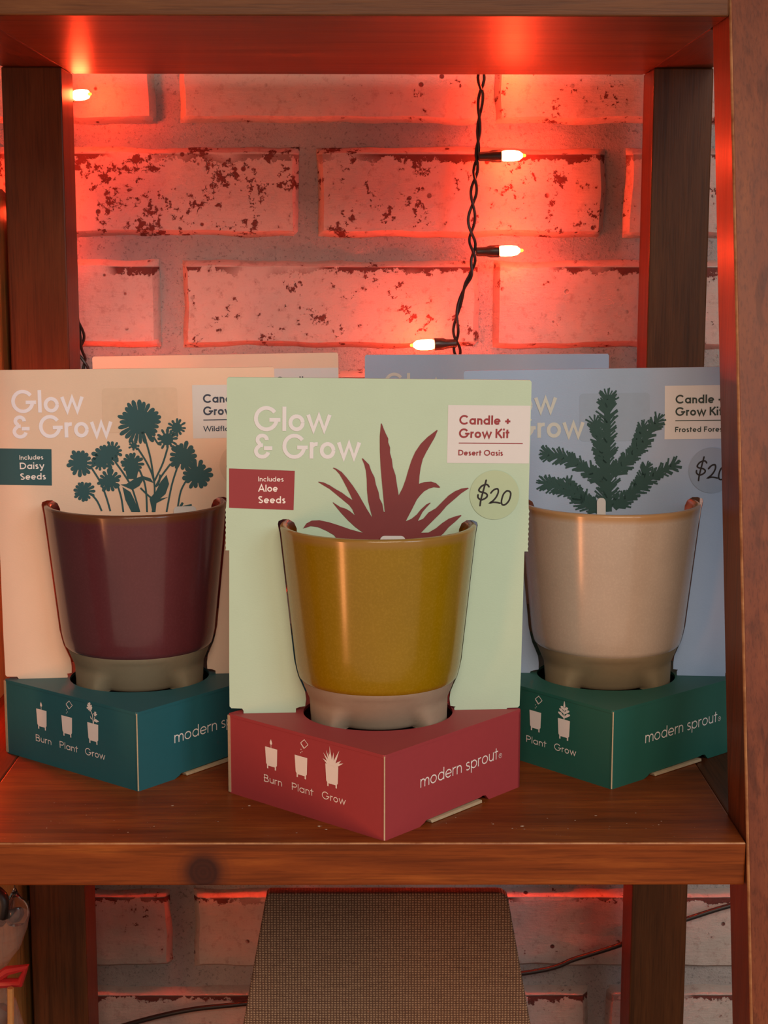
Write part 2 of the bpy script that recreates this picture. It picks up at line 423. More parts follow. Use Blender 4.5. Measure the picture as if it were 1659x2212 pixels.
def text(bm, s, x, z, cap, w, mp, width=None, track=.10, slant=0.0):
    """lettering with cap height cap, baseline start (x, z); squeezed or spread to the given width"""
    pos = 0; items = []
    for ch in s:
        if ch == ' ': pos += .36; continue
        adv, st = glyph(ch, w)
        items.append((pos, st)); pos += adv+track*(0.6 if ch in 'wKW' else 1)
    tot = pos-track
    sx = (width/(tot*cap)) if width else 1.0
    for p, st in items:
        for q in st:
            ribbon(bm, [(a*cap*sx+p*cap*sx, b*cap) for a, b in q], w*cap, lambda u, v: mp(x+u, z+v))

ALOE= [(-38.2,138.5),(-36.5,141.1),(-33.8,142.6),(-30.0,142.8),(-25.1,141.8),(-19.7,140.1),(-14.3,138.2),(-10.0,137.0),(-7.5,136.4),(-11.6,139.3),(-15.4,142.8),(-18.7,146.3),(-21.2,149.3),(-23.0,151.5),(-23.2,152.2),(-22.3,151.5),(-19.3,149.6),(-16.6,148.8),(-14.4,147.5),(-11.9,145.4),(-13.3,148.6),(-14.7,150.5),(-18.2,153.4),(-21.5,156.1),(-24.8,158.8),(-28.0,160.7),(-30.6,162.3),(-30.6,162.6),(-28.0,162.2),(-24.8,160.7),(-21.5,158.6),(-18.6,157.0),(-16.1,155.1),(-13.1,153.2),(-14.5,156.2),(-16.4,160.0),(-18.4,163.8),(-20.0,166.5),(-21.9,168.6),(-23.2,169.4),(-23.2,169.8),(-21.6,169.3),(-18.9,167.6),(-16.2,164.6),(-12.9,160.3),(-10.2,156.2),(-8.0,152.4),(-5.8,148.6),(-3.0,144.2),(-4.2,148.6),(-5.3,153.0),(-5.9,158.4),(-6.1,163.8),(-6.6,168.2),(-7.4,171.4),(-8.7,174.4),(-8.3,174.7),(-7.2,173.6),(-5.0,171.4),(-3.9,168.2),(-2.2,165.0),(-1.4,161.2),(0.0,157.4),(0.6,154.1),(2.0,151.4),(2.8,147.3),(3.3,147.3),(2.5,154.6),(1.6,162.8),(0.8,170.9),(0.3,179.1),(0.2,186.1),(0.7,192.4),(1.1,192.4),(2.3,189.3),(3.4,186.9),(4.5,184.8),(4.5,182.9),(5.5,180.2),(5.5,177.5),(6.5,174.2),(7.0,170.4),(8.5,166.1),(9.2,161.8),(10.3,155.8),(12.2,159.6),(13.7,164.0),(15.0,168.9),(16.5,173.8),(18.3,178.1),(21.0,182.2),(24.4,185.7),(27.6,188.2),(29.1,189.4),(29.5,189.1),(27.9,185.2),(26.1,182.0),(24.0,178.2),(22.2,174.4),(21.2,170.0),(20.7,165.7),(20.5,161.8),(23.2,162.7),(26.7,163.0),(29.2,162.2),(31.4,160.2),(31.0,159.8),(28.1,160.1),(25.7,159.4),(23.3,158.0),(21.2,155.8),(19.6,153.7),(17.5,149.3),(14.1,142.5),(17.1,143.8),(19.7,146.0),(21.8,148.7),(24.5,151.2),(26.3,152.2),(26.7,152.0),(24.5,149.6),(22.7,147.4),(20.3,142.7),(23.0,143.8),(25.7,147.1),(29.4,149.3),(32.6,152.6),(35.8,155.9),(39.0,158.1),(42.3,159.5),(45.6,160.0),(46.0,159.6),(42.3,157.1),(38.6,153.8),(34.9,150.5),(31.7,146.6),(27.9,142.7),(24.7,139.4),(22.1,136.6),(25.9,136.7),(29.6,138.9),(32.9,141.7),(36.1,143.9),(39.9,145.3),(42.4,145.8),(42.6,145.5),(39.4,142.3),(36.2,139.5),(33.5,136.2),(31.9,134.8),(29.8,130.7),(-19.1,130.5),(-22.4,135.1),(-26.2,137.3),(-30.5,139.2),(-34.3,139.7)]
HEADS= [(2.8,185.7,11.3),(-30.4,163.7,6.6),(-16.3,167.1,6.9),(-29.0,147.8,5.5),(-14.8,153.4,5.9),(-2.3,162.7,5.8),(17.3,176.0,5.5),(22.7,182.3,4.7),(25.9,166.4,7.7),(33.1,155.9,7.7),(-0.9,172.7,2.8)]
STEMS= [[(-25.0,162.0),(-19.8,152.9),(-16.8,144.5),(-14.8,136.6)],[(-24.9,146.3),(-21.8,142.3),(-19.5,136.7)],[(-10.3,150.5),(-8.6,143.8),(-7.7,135.9)],[(-11.3,163.9),(-6.5,156.6),(-2.4,148.7),(1.1,135.7)],[(1.8,159.2),(4.8,149.7),(5.3,135.6)],[(1.0,171.5),(6.2,162.5),(9.3,154.1),(9.7,145.6),(8.3,135.5)],[(5.5,175.9),(8.0,165.3),(9.6,152.4)],[(17.5,171.3),(14.5,162.4),(9.8,152.9)],[(18.9,162.3),(13.8,155.7),(10.3,149.6)],[(22.4,160.0),(19.1,149.9),(16.0,135.4)],[(27.5,153.2),(24.0,146.5),(21.8,135.2)],[(9.9,177.5),(12.3,173.6),(14.2,173.0)],[(20.2,172.3),(23.5,170.0)],[(2.0,149.2),(5.3,145.7),(8.5,142.8)],[(30.0,139.1),(26.1,138.3),(22.7,136.9)]]
LEAVES= [[(-7.8,149.9),(-3.5,147.0),(-1.7,143.1),(1.1,135.7),(-3.3,135.8),(-6.4,142.6)],[(9.7,145.6),(13.1,152.3),(16.5,156.2),(17.8,151.1),(15.7,145.5),(11.2,141.7)],[(-5.6,151.5),(-1.1,154.3),(3.3,155.9),(7.7,154.4),(9.3,151.8),(3.8,153.9),(1.5,150.3),(-2.4,148.1),(-8.9,151.3)],[(6.8,142.9),(9.1,145.6),(11.8,142.8),(17.1,143.8),(10.6,140.5),(9.9,135.5),(8.3,135.5)],[(-6.4,161.6),(1.8,161.5),(-0.0,154.2),(-5.0,154.3)],[(22.4,137.5),(24.5,140.8),(25.6,140.2),(23.8,136.9)],[(10.9,149.5),(12.7,156.8),(13.8,155.7),(12.3,150.6)]]
FIR= [[(2.1,135.6),(2.1,148.4),(1.5,161.7),(2.0,177.5),(2.0,191.7),(2.5,201.2)],[(1.0,162.8),(-1.6,172.3),(-5.3,186.1)],[(5.2,155.8),(13.0,164.2),(20.8,173.1),(30.1,187.2)],[(17.2,171.0),(22.3,183.6)],[(0.5,153.2),(-10.0,159.7),(-21.0,165.7),(-32.5,168.4)],[(-1.0,135.6),(-7.9,138.9),(-15.7,145.9),(-23.6,149.7),(-32.6,152.0)],[(-11.0,141.1),(-19.9,152.4)],[(5.8,137.7),(15.7,145.6),(26.1,154.5),(39.6,161.8)],[(18.3,146.6),(24.0,161.4)]]

# ------------------------------------------------------------------ wall of painted bricks
WY = 1.15
def wall():
    bm = bmesh.new()
    nx, nz = 190, 220; x0, x1, z0, z1 = -0.62, 0.62, -0.75, 0.75
    V = [[bm.verts.new((x0+(x1-x0)*i/nx, WY+0.0078+0.0018*noise.noise(Vector((x0+(x1-x0)*i/nx, 0, z0+(z1-z0)*j/nz))*60), z0+(z1-z0)*j/nz)) for i in range(nx+1)] for j in range(nz+1)]
    for j in range(nz):
        for i in range(nx): bm.faces.new((V[j][i], V[j][i+1], V[j+1][i+1], V[j+1][i]))
    r = bmesh.ops.extrude_edge_only(bm, edges=[e for e in bm.edges if e.is_boundary])
    for v in r['geom']:
        if isinstance(v, bmesh.types.BMVert): v.co.y = WY+0.10
    w = obj('wall_back', bm, M['mortar'], smooth=True)
    tag(w, 'brick wall painted pinkish white behind the ladder shelf', None, None, 'structure')
    rowsA = [(-0.62, -0.3640), (-0.3520, -0.1530), (-0.1362, 0.0730), (0.0835, 0.2870), (0.300, 0.515)]
    rowsB = [(-0.62, -0.478), (-0.464, -0.2590), (-0.2450, -0.0536), (-0.0407, 0.1610), (0.1746, 0.3770), (0.390, 0.60)]
    wear = {(-1, 1): .05, (-1, 2): .05, (0, 2): 0.62, (0, 3): 0.45, (1, 1): -.6, (1, 2): .32, (1, 3): .1, (0, 4): .2, (2, 2): .7, (2, 3): .6}
    for k in range(-4, 14):
        zt = 0.3508-0.0776*k
        rows = rowsB if k % 2 == 0 else rowsA
        for bi, (a, b) in enumerate(rows):
            hgt = 0.0612; cx = (a+b)/2; cz = zt-hgt/2; W = b-a
            sx = random.uniform(0, 99)
            bm = bmesh.new()
            gx, gz = max(8, int(W/0.0042)), 15
            G = []
            for j in range(gz+1):
                row = []
                for i in range(gx+1):
                    u = -W/2+W*i/gx; v = -hgt/2+hgt*j/gz
                    du = min(u+W/2, W/2-u); dv = min(v+hgt/2, hgt/2-v)
                    R = 0.0064
                    tx = max(0, 1-du/R); tz = max(0, 1-dv/R)
                    t = min(1.0, math.sqrt(tx*tx+tz*tz))
                    y = 0.0074*(1-math.sqrt(max(0, 1-t*t)))
                    nn = noise.noise(Vector((u+sx, v, 0.3))*45)
                    y += 0.0007*nn+0.0005*noise.noise(Vector((u+sx, v, 7))*150)
                    e = noise.noise(Vector((u+sx, v, 3.3))*38)*0.0016*(1 if t > 0 else 0)
                    row.append(bm.verts.new((u+(e if tx > 0 else 0), y, v+(e if tz > 0 else 0))))
                G.append(row)
            for j in range(gz):
                for i in range(gx): bm.faces.new((G[j][i], G[j][i+1], G[j+1][i+1], G[j+1][i]))
            ring = [G[0][i] for i in range(gx+1)]+[G[j][gx] for j in range(1, gz+1)]+[G[gz][i] for i in range(gx-1, -1, -1)]+[G[j][0] for j in range(gz-1, 0, -1)]
            back = [bm.verts.new((q.co.x, 0.016, q.co.z)) for q in ring]
            for i in range(len(ring)):
                j = (i+1) % len(ring); bm.faces.new((ring[i], ring[j], back[j], back[i]))
            o = obj('brick', bm, M['brick'], w, smooth=True, loc=(cx, WY+random.uniform(-0.0008, 0.0008), cz))
            o['wear'] = 0.25+wear.get((k, bi), random.uniform(-0.5, 0.35) if k >= 7 else random.uniform(-0.2, 0.6))
wall()

# ------------------------------------------------------------------ ladder shelf
XL, XR, YB, YPF, ZU, TP = -0.1995, 0.1769, 1.10, 1.0601, 0.3944, 0.0381
ZB = -0.415; TH = 0.0213
def yfront(z): return 0.7373+(0.838-0.7373)*z/ZU
def shelf():
    root = empty('ladder_shelf', (0, 0.9, ZB-0.02))
    tag(root, 'dark red-brown varnished wooden ladder shelf in front of the brick wall', 'shelf')
    def part(name, bm, m, lab=None):
        o = obj(name, bm, m, root); o.location = (0, -0.9, -(ZB-0.02))
        if lab: o['label'] = lab
        return o
    for z0, m, lab in ((-TH, 'wood_x', 'shelf board with a dark round knot on its front edge'), (ZU, 'wood_x2', 'upper shelf board lit red from below'), (ZB-TH, 'wood_x', None)):
        yf = yfront(z0+TH) if z0 < 0.1 else yfront(ZU)
        if z0 > 0.1: yf = 0.838
        bm = bmesh.new(); box(bm, XL+0.0002, XR-0.0002, yf, YB, z0, z0+TH, 0.0009)
        part('shelf_board', bm, M[m], lab)
        for s, xa, xb in ((-1, XL-TP, XL), (1, XR, XR+TP)):
            yr = yfront(z0+TH)+0.0419*1.02
            bm = bmesh.new(); box(bm, xa, xb, yr+0.0005, YB, z0+0.0002, z0+TH-0.0002, 0.0009)
            part('side_rail', bm, M['wood_y'])
    ztop = 0.62; zbot = ZB-TH-0.02
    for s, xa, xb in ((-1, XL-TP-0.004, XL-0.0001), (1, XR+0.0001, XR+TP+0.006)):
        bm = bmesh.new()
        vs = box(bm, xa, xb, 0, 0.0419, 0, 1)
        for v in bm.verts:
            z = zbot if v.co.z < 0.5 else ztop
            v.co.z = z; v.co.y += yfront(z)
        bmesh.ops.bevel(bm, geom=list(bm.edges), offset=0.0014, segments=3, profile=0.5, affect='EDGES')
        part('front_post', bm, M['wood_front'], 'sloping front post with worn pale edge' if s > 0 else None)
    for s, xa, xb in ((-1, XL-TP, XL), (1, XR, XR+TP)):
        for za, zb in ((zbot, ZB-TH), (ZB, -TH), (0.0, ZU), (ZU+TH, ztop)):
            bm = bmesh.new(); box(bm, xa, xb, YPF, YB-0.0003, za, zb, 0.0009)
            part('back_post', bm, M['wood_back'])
shelf()

# ------------------------------------------------------------------ candle and grow kits
A_ = 0.1075; H_ = A_/math.sqrt(2); ZT = 0.0425
q2 = 1/math.sqrt(2)
def prof_r(z):  # outer radius of the planter
    P = [(0.038, .0358), (0.046, .0362), (0.054, .0372), (0.060, .0402), (0.066, .0418), (0.070, .0426), (0.141, .0500), (0.2, .056)]
    for (za, ra), (zb, rb) in zip(P, P[1:]):
        if z <= zb: return ra+(rb-ra)*max(0, z-za)/(zb-za)
    return .05
PDX = {'green': .0014, 'peach': -.0012, 'blue': .0013}
def make_card_poly(gap, pdx=0.0, lean=0.0):
    L = [(-.0764, .1270)]
    z = .1270
    while z > .0475:
        L.append((-.0756, z)); z -= .03
    L += [(-.0754, .0452), (-.0745, .0442), (-.0690, .0440), (-.0682, .0428), (-.0682, .0330), (-.0412, .0330), (-.0412, .0440), (-.0405, .0448), (-.0378, .0452)]
    for z in (.049, .053, .057, .061, .065, .070, .085, .10, .12, .136):
        L.append((-(prof_r(z)+gap), z))
    L += [(-.0504-gap, .1405), (-.0500-gap, .1422), (-.0485, .1432), (-.0455, .1432), (-.0428, .1415), (-.0415, .1385), (-.0412, .1345), (-.0405, .1290)]
    right = [(-x, z) for x, z in reversed(L)]
    sh = lambda z: pdx-(z-ZT)*lean
    L = [(x+sh(z) if x > -.0538 and z > .0445 else x, z) for x, z in L]; right = [(x+sh(z) if x < .0538 and z > .0445 else x, z) for x, z in right]
    poly = L+right
    # upper outline with perforated (torn) side edges and rounded corners
    up = []
    z = .1270; s = 1
    while z < .150:
        up.append((.0772+(0.0004 if s > 0 else 0), z)); z += .0013; s = -s
    up += [(.0770, .1525), (.0768, .2140), (.0760, .2150)]
    up2 = [(-x, z) for x, z in reversed(up)]
    poly = poly+up+up2
    out = []
    for p in poly:
        if not out or (abs(p[0]-out[-1][0])+abs(p[1]-out[-1][1])) > 1e-6: out.append(p)
    return out
def cardmap(off):  # card local, on the printed front
    return lambda x, z: Vector((x, -off-LIFT[0], z-ZT))
def mm(p): return (p[0]/1000, p[1]/1000)
def petal_head(bm, cx, cy, r, mp, n, seed, w=None):
    rd = random.Random(seed)
    disc2(bm, cx, cy, r*0.60, mp, 20)
    for i in range(n):
        a = 2*PI*(i+rd.uniform(-.15, .15))/n; rr = r*rd.uniform(.92, 1.20)
        wd = (w or 0.30)*.92*r*rd.uniform(.85, 1.15)
        ca, sa = math.cos(a), math.sin(a)
        pts = []
        for t, k in ((.45, .30), (.70, .46), (.86, .5), (.96, .34), (1.0, .12)):
            pts.append((t*rr, k*wd))
        pts = pts+[(a_, -b_) for a_, b_ in reversed(pts)]
        flat_poly(bm, [(cx+u*ca-v*sa, cy+u*sa+v*ca) for u, v in pts], mp)
def print_art(kind, card):
    mp = cardmap(.00022); bm = bmesh.new()
    if kind == 'green':
        flat_poly(bm, [mm(p) for p in ALOE], mp); name = 'aloe_print'
    elif kind == 'peach':
        name = 'daisy_print'
        for i, (x, y, r) in enumerate(HEADS):
            if i == 10: petal_head(bm, x/1000, y/1000, r/1000, mp, 7, 50+i, .5)
            elif i in (6, 7): petal_head(bm, x/1000, y/1000, r/1000, mp, 12, 50+i, .30)
            else: petal_head(bm, x/1000, y/1000, r/1000, mp, 24 if i == 0 else 15, 50+i, .22 if i == 0 else .34)
        petal_head(bm, -.0125, .1700, .0050, mp, 12, 77, .34); petal_head(bm, -.0195, .1640, .0048, mp, 12, 78, .34)
        for s in STEMS: ribbon(bm, [tuple(p) for p in [(v.x, v.y) for v in spline([(x/1000, y/1000, 0) for x, y in s], 5)]], .0010, mp)
        for s in LEAVES: flat_poly(bm, [mm(p) for p in s], mp)
    else:
        name = 'fir_print'; rd = random.Random(3)
        HW = [8.2, 6.4, 6.8, 5.4, 6.6, 7.2, 6.0, 6.6, 5.6]
        for s, hw in zip(FIR, HW):
            kk = .30 if s is FIR[0] else .08
            s = list(s[:-1])+[(s[-1][0]+(s[-2][0]-s[-1][0])*kk, s[-1][1]+(s[-2][1]-s[-1][1])*kk)]
            P = [(v.x, v.y) for v in spline([(x/1000, y/1000, 0) for x, y in s], 14)]
            ribbon(bm, P, hw*0.62/1000, mp, taper=lambda t: 1.0-0.45*t)
            d = 0; last = None
            for i in range(0, len(P)-1):
                ax, ay = P[i]; bx, by = P[i+1]; ln = math.hypot(bx-ax, by-ay)
                k = max(1, int(ln/.0010))
                th = math.atan2(by-ay, bx-ax)
                for q in range(k):
                    px = ax+(bx-ax)*q/k; py = ay+(by-ay)*q/k
                    for sd in (-1, 1):
                        a = th+sd*math.radians(rd.uniform(30, 56)); L = hw/1000*rd.uniform(.82, 1.20)*(1.0-.25*i/len(P))
                        ex, ey = px+L*math.cos(a), py+L*math.sin(a)
                        if ey < .1345: continue
                        ribbon(bm, [(px, py), (ex, ey)], .00095, mp)
            ax, ay = P[-2]; bx, by = P[-1]; th = math.atan2(by-ay, bx-ax)
            for k in range(5):
                a = th+rd.uniform(-.5, .5); L = hw/1000*rd.uniform(.5, .8)
                ribbon(bm, [(bx, by), (bx+L*math.cos(a), by+L*math.sin(a))], .00075, mp)
    obj(name, bm, INK[kind], card)
DOL = [[(755,1510),(735,1482),(710,1472),(670,1480),(625,1505),(590,1550),(585,1575),(610,1598),(660,1608),(705,1625),(730,1655),(718,1690),(680,1718),(630,1735),(590,1715),(570,1685),(572,1650)],
       [(705,1400),(680,1500),(650,1620),(622,1740),(610,1835)],
       [(790,1618),(820,1580),(860,1552),(900,1545),(915,1570),(912,1620),(880,1690),(830,1750),(778,1788),(830,1776),(890,1778),(950,1792)],
       [(1062,1578),(1025,1610),(1000,1650),(982,1710),(974,1765),(985,1810),(1020,1822),(1065,1795),(1105,1740),(1125,1670),(1128,1620),(1105,1585),(1062,1578)]]
WORDS = {'green': ('Desert Oasis', ['Includes', 'Aloe', 'Seeds'], .0228), 'peach': ('Wildflowers', ['Includes', 'Daisy', 'Seeds'], .0235), 'blue': ('Frosted Forest', ['Includes', 'Seeds'], .0275)}
SH = {'green': (0, 0), 'peach': (-.0030, .0035), 'blue': (-.0012, .0030)}  # print registration of each card
def card(kind, root, lean, gap, rear=False):
    bm = bmesh.new()
    poly = make_card_poly(gap, PDX[kind], lean)
    prism(bm, [[(x, z) for x, z in poly]], lambda x, z: Vector((x, 0, z-ZT)), (0, .0019, 0))
    c = obj('backing_card', bm, CARD[kind], root, loc=(0, 0, ZT))
    c.rotation_euler = (0, lean, 0)
    dx, dz = SH[kind]
    mp = cardmap(.00018)
    # titles
    bm = bmesh.new()
    text(bm, 'Glow', -.0632+dx, .1882+dz, .0123, .16, mp, width=.0380)
    text(bm, '& Grow', -.0631+dx, .1743+dz, .0123, .16, mp, width=.0530)
    obj('title_lettering', bm, TITLE[kind], c)
    bm = bmesh.new()
    flat_poly(bm, [(.0346+dx, .1726+dz), (.0766, .1726+dz), (.0766, .2021+dz), (.0346+dx, .2021+dz)], cardmap(.00012))
    obj('label_panel', bm, M['panel'], c)
    bm = bmesh.new(); mp2 = cardmap(.00026)
    text(bm, 'Candle +', .0404+dx, .1923+dz, .0047, .19, mp2, width=.0262)
    text(bm, 'Grow Kit', .0404+dx, .1855+dz, .0047, .19, mp2, width=.0257)
    text(bm, WORDS[kind][0], .0403+dx, .1765+dz, .0029, .18, mp2, width=WORDS[kind][2])
    ribbon(bm, [(.0404+dx, .1828+dz), (.0731+dx, .1828+dz)], .00045, mp2)
    obj('label_lettering', bm, INKT[kind], c)
    bm = bmesh.new()
    flat_poly(bm, [(-.0757, .1489+dz), (-.0431+dx, .1479+dz), (-.0426+dx, .1680+dz), (-.0757, .1690+dz)], cardmap(.00012))
    obj('seed_flag', bm, INKT['green'] if kind == 'green' else INK[kind], c)
    bm = bmesh.new()
    wd = WORDS[kind][1]; ox = dx+(.001 if kind == 'peach' else 0)
    text(bm, wd[0], -.0610+ox, .1625+dz, .0025, .15, mp2, width=.0128)
    if len(wd) > 2: text(bm, wd[1], -.0610+ox, .1573+dz, .0036, .17, mp2, width=.0098 if kind == 'green' else .0132)
    text(bm, wd[-1], -.0611+ox, .1514+dz, .0036, .17, mp2, width=.0139)
    obj('flag_lettering', bm, M['white'], c)
    print_art(kind, c)
    # price sticker
    cx, cz = (.0593, .1563) if kind == 'green' else ((.0585, .1610) if kind == 'peach' else (.0595, .1580))
    if not rear:
        bm = bmesh.new(); disc2(bm, cx, cz, .0127, cardmap(.00030), 48)
        st = obj('price_sticker', bm, STK[kind], c)
        st['label'] = 'round clear price sticker with handwritten $20'
        bm = bmesh.new()
        for s in DOL:
            k = .00003013; pts = [(v.x, v.y) for v in spline([(cx+(x-853)*k, cz-(y-1651)*k, 0) for x, y in s], 3)]
            ribbon(bm, pts, .00088, cardmap(.00042))
            for e in (pts[0], pts[-1]): disc2(bm, e[0], e[1], .00044, cardmap(.00042), 8)
        obj('handwritten_price', bm, M['marker'], c)
        if kind != 'green':
            x0, x1, z0, z1 = (-.0174, .0235, .1800, .2045) if kind == 'peach' else (-.0132, .0252, .1750, .2015)
            bm = bmesh.new()
            pts = []
            for (ccx, ccz, a0) in ((x1-.002, z1-.002, 0), (x0+.002, z1-.002, 90), (x0+.002, z0+.002, 180), (x1-.002, z0+.002, 270)):
                pts += [(ccx+.002*math.cos(math.radians(a0+t)), ccz+.002*math.sin(math.radians(a0+t))) for t in (0, 30, 60, 90)]
            flat_poly(bm, pts, cardmap(.00010))
            obj('clear_tape_patch', bm, RES[kind], c)
    # white tab standing at the rim
    tx, tz, tw, th = {'green': (.0075, .1350, .0130, .006), 'peach': (.0262, .1385, .0125, .007), 'blue': (-.0013, .1434, .0048, .012)}[kind]
    bm = bmesh.new()
    r = min(tw*.42, .0022)
    pts = [(tx-tw/2, tz-th), (tx+tw/2, tz-th)]
    pts += [(tx+tw/2-r+r*math.cos(math.radians(a)), tz-r+r*math.sin(math.radians(a))) for a in (0, 30, 60, 90)]
    pts += [(tx-tw/2+r+r*math.cos(math.radians(a)), tz-r+r*math.sin(math.radians(a))) for a in (90, 120, 150, 180)]
    prism(bm, [pts], lambda x, z: Vector((x, -.0016, z-ZT)), (0, .0008, 0))
    obj('paper_tab', bm, M['panel'], c)
    return c
RES = {'peach': plain('peach_tape', (0.80, 0.53, 0.37), 0.4, 0.08, 250), 'blue': plain('blue_tape', (0.325, 0.395, 0.52), 0.4, 0.05, 250)}
def pot_icon(bm, x, z, mp, w=.0090, h=.0100):
    k = w
    pts = [(x, z), (x+k*.97, z), (x+k*.93, z-h*.86), (x+k*.86, z-h*.93), (x+k*.86, z-h*1.12), (x+k*.76, z-h*1.12), (x+k*.76, z-h*.97), (x+k*.24, z-h*.97), (x+k*.24, z-h*1.12), (x+k*.14, z-h*1.12), (x+k*.14, z-h*.93), (x+k*.07, z-h*.86)]
    flat_poly(bm, pts, mp)
def base(kind, root, rear=False):
    o0 = Vector((-H_, 0, 0)); o1 = Vector((0, -H_, 0))
    dL = Vector((q2, -q2, 0)); nL = Vector((-q2, -q2, 0)); dR = Vector((q2, q2, 0)); nR = Vector((q2, -q2, 0))
    t = .0016
    def fL(off): return lambda u, v: o0+dL*u+nL*(off+LIFT[0])+Vector((0, 0, v))
    def fR(off): return lambda u, v: o1+dR*u+nR*(off+LIFT[0])+Vector((0, 0, v))
    bm = bmesh.new()
    e = .0004
    prism(bm, [[(t*.2, 0), (A_-t*.9, 0), (A_-t*.9, ZT-e), (t*.2, ZT-e)]], fL(0), tuple(-nL*t))
    notch = [(0, 0), (.0262, 0), (.0295, .0012), (.0310, .0022), (.0740, .0028), (.0760, .0032), (.0785, .0028), (.0812, 0), (A_, 0), (A_, ZT-e), (0, ZT-e)]
    prism(bm, [notch], fR(0), tuple(-nR*t))
    # back walls
    prism(bm, [[(0, 0), (A_, 0), (A_, ZT-e), (0, ZT-e)]], lambda u, v: Vector((H_, 0, v))+Vector((-q2, q2, 0))*u, tuple(Vector((-q2, -q2, 0))*t))
    prism(bm, [[(t, 0), (A_-t, 0), (A_-t, ZT-e), (t, ZT-e)]], lambda u, v: Vector((0, H_, v))+Vector((-q2, -q2, 0))*u, tuple(Vector((q2, -q2, 0))*t))
    # top with the planter's hole and the two card slots
    hole = [(.0388*math.cos(2*PI*i/48)+PDX[kind], (.0388 if i < 24 else .0358)*math.sin(2*PI*i/48)) for i in range(48)]
    rr = .0012
    def corner(cx, cy, a0): return [(cx+rr*math.cos(math.radians(a0+k)), cy+rr*math.sin(math.radians(a0+k))) for k in (-40, 0, 40)]
    h = H_-rr*1.2
    outer = corner(h, 0, 0)+corner(0, h, 90)+corner(-h, 0, 180)+corner(0, -h, 270)
    slots = [[(s*.0415, -.0004), (s*.0690, -.0004), (s*.0690, .0023), (s*.0415, .0023)] for s in (-1, 1)]
    prism(bm, [outer, hole]+slots, lambda x, y: Vector((x, y, ZT-t)), (0, 0, t))
    b = obj('carton', bm, BASE[kind], root)
    # raw cardboard edges
    bm = bmesh.new()
    prism(bm, [[(-.0002, 0.0006), (.0012, 0.0006), (.0012, ZT-.0008), (-.0002, ZT-.0008)]], lambda u, v: Vector((-H_, 0, v))+Vector((u*.9, -u*1.0, 0))+Vector((-.0003, -.0001, 0)), (.0004, .0008, 0))
    obj('raw_edge', bm, M['kraft'], b); bm = bmesh.new()
    prism(bm, [[(-.0006, 0.0004), (.0006, 0.0004), (.0005, ZT-.0006), (-.0005, ZT-.0006)]], lambda u, v: Vector((u*.55, -H_-.0001, v)), (0, .0008, 0))
    obj('raw_edge', bm, M['kraft'], b)
    bm = bmesh.new()
    prism(bm, [[(.0340, .0003), (.0740, .0003), (.0738, .0018), (.0330, .0018)]], fR(.0012), tuple(-nR*.020))
    obj('bottom_flap', bm, M['kraft'], b)
    bm = bmesh.new(); lathe(bm, [(.0, .0375), (.030, .0375), (.030, .0380), (.0, .0380)], 32, close=False)
    obj('inner_shelf', bm, M['inside'], b)
    if rear: return b
    bm = bmesh.new(); mp = fL(.0002)
    for x, z in ((.0270, .0305), (.0480, .0305), (.0690, .0305)): pot_icon(bm, x, z, mp)
    ribbon(bm, [(.0313, .0305), (.0313, .0330)], .0003, mp)
    flat_poly(bm, [(.0313, .0350), (.0305, .0336), (.0305, .0326), (.0313, .0320), (.0322, .0327), (.0320, .0336)], mp)
    dm = [(.0548, .0396), (.0573, .0375), (.0548, .0352), (.0523, .0375)]
    ribbon(bm, dm, .00035, mp, closed=True)
    ribbon(bm, [(.0523, .0371), (.0545, .0349)], .00030, mp)
    for x, z in ((.0525, .0342), (.0532, .0332), (.0523, .0324)): disc2(bm, x, z, .00028, mp, 8)
    if kind == 'green':
        for a, L in ((-62, .0052), (-40, .0072), (-24, .0078), (-8, .0096), (8, .0070), (26, .0096), (52, .0062), (66, .0066), (-14, .0066)):
            r_ = math.radians(90-a); bx, bz = .0735+.0018*math.sin(math.radians(a)), .0303
            ex, ez = bx+L*math.cos(r_), bz+L*math.sin(r_)
            nx, nz = -math.sin(r_)*.00055, math.cos(r_)*.00055
            flat_poly(bm, [(bx-nx*1.6, bz-nz*1.6), (bx+(ex-bx)*.5-nx, bz+(ez-bz)*.5-nz), (ex, ez), (bx+(ex-bx)*.5+nx, bz+(ez-bz)*.5+nz), (bx+nx*1.6, bz+nz*1.6)], mp)
    elif kind == 'peach':
        ribbon(bm, [(.0738, .0303), (.0735, .0350), (.0715, .0385)], .0005, mp)
        ribbon(bm, [(.0740, .0303), (.0752, .0345)], .0004, mp)
        petal_head(bm, .0712, .0392, .0022, mp, 9, 4, .5); petal_head(bm, .0756, .0360, .0013, mp, 6, 5, .6)
        flat_poly(bm, [(.0742, .0322), (.0758, .0335), (.0785, .0325), (.0765, .0315)], mp)
        flat_poly(bm, [(.0734, .0325), (.0716, .0345), (.0718, .0330)], mp)
    else:
        ribbon(bm, [(.0735, .0303), (.0735, .0385)], .0007, mp)
        for z, L in ((.0315, .0042), (.0338, .0036), (.0358, .0026)):
            for s in (-1, 1):
                ribbon(bm, [(.0735, z), (.0735+s*L*.6, z+L*.42), (.0735+s*L, z+L*.55)], .0012, mp, taper=lambda q: .6+.8*math.sin(q*PI))
        ribbon(bm, [(.0735, .0375), (.0735, .0405)], .0014, mp, taper=lambda q: 1.1-.8*q)
    obj('planting_icons', bm, M['white'], b)
    bm = bmesh.new()
    text(bm, 'Burn', .0259, .0119, .0038, .12, mp, width=.0131)
    text(bm, 'Plant', .0459, .0119, .0038, .12, mp, width=.0150)
    text(bm, 'Grow', .0667, .0122, .0038, .12, mp, width=.0157)
    obj('step_lettering', bm, M['white'], b)
    bm = bmesh.new(); mp = fR(.0002)
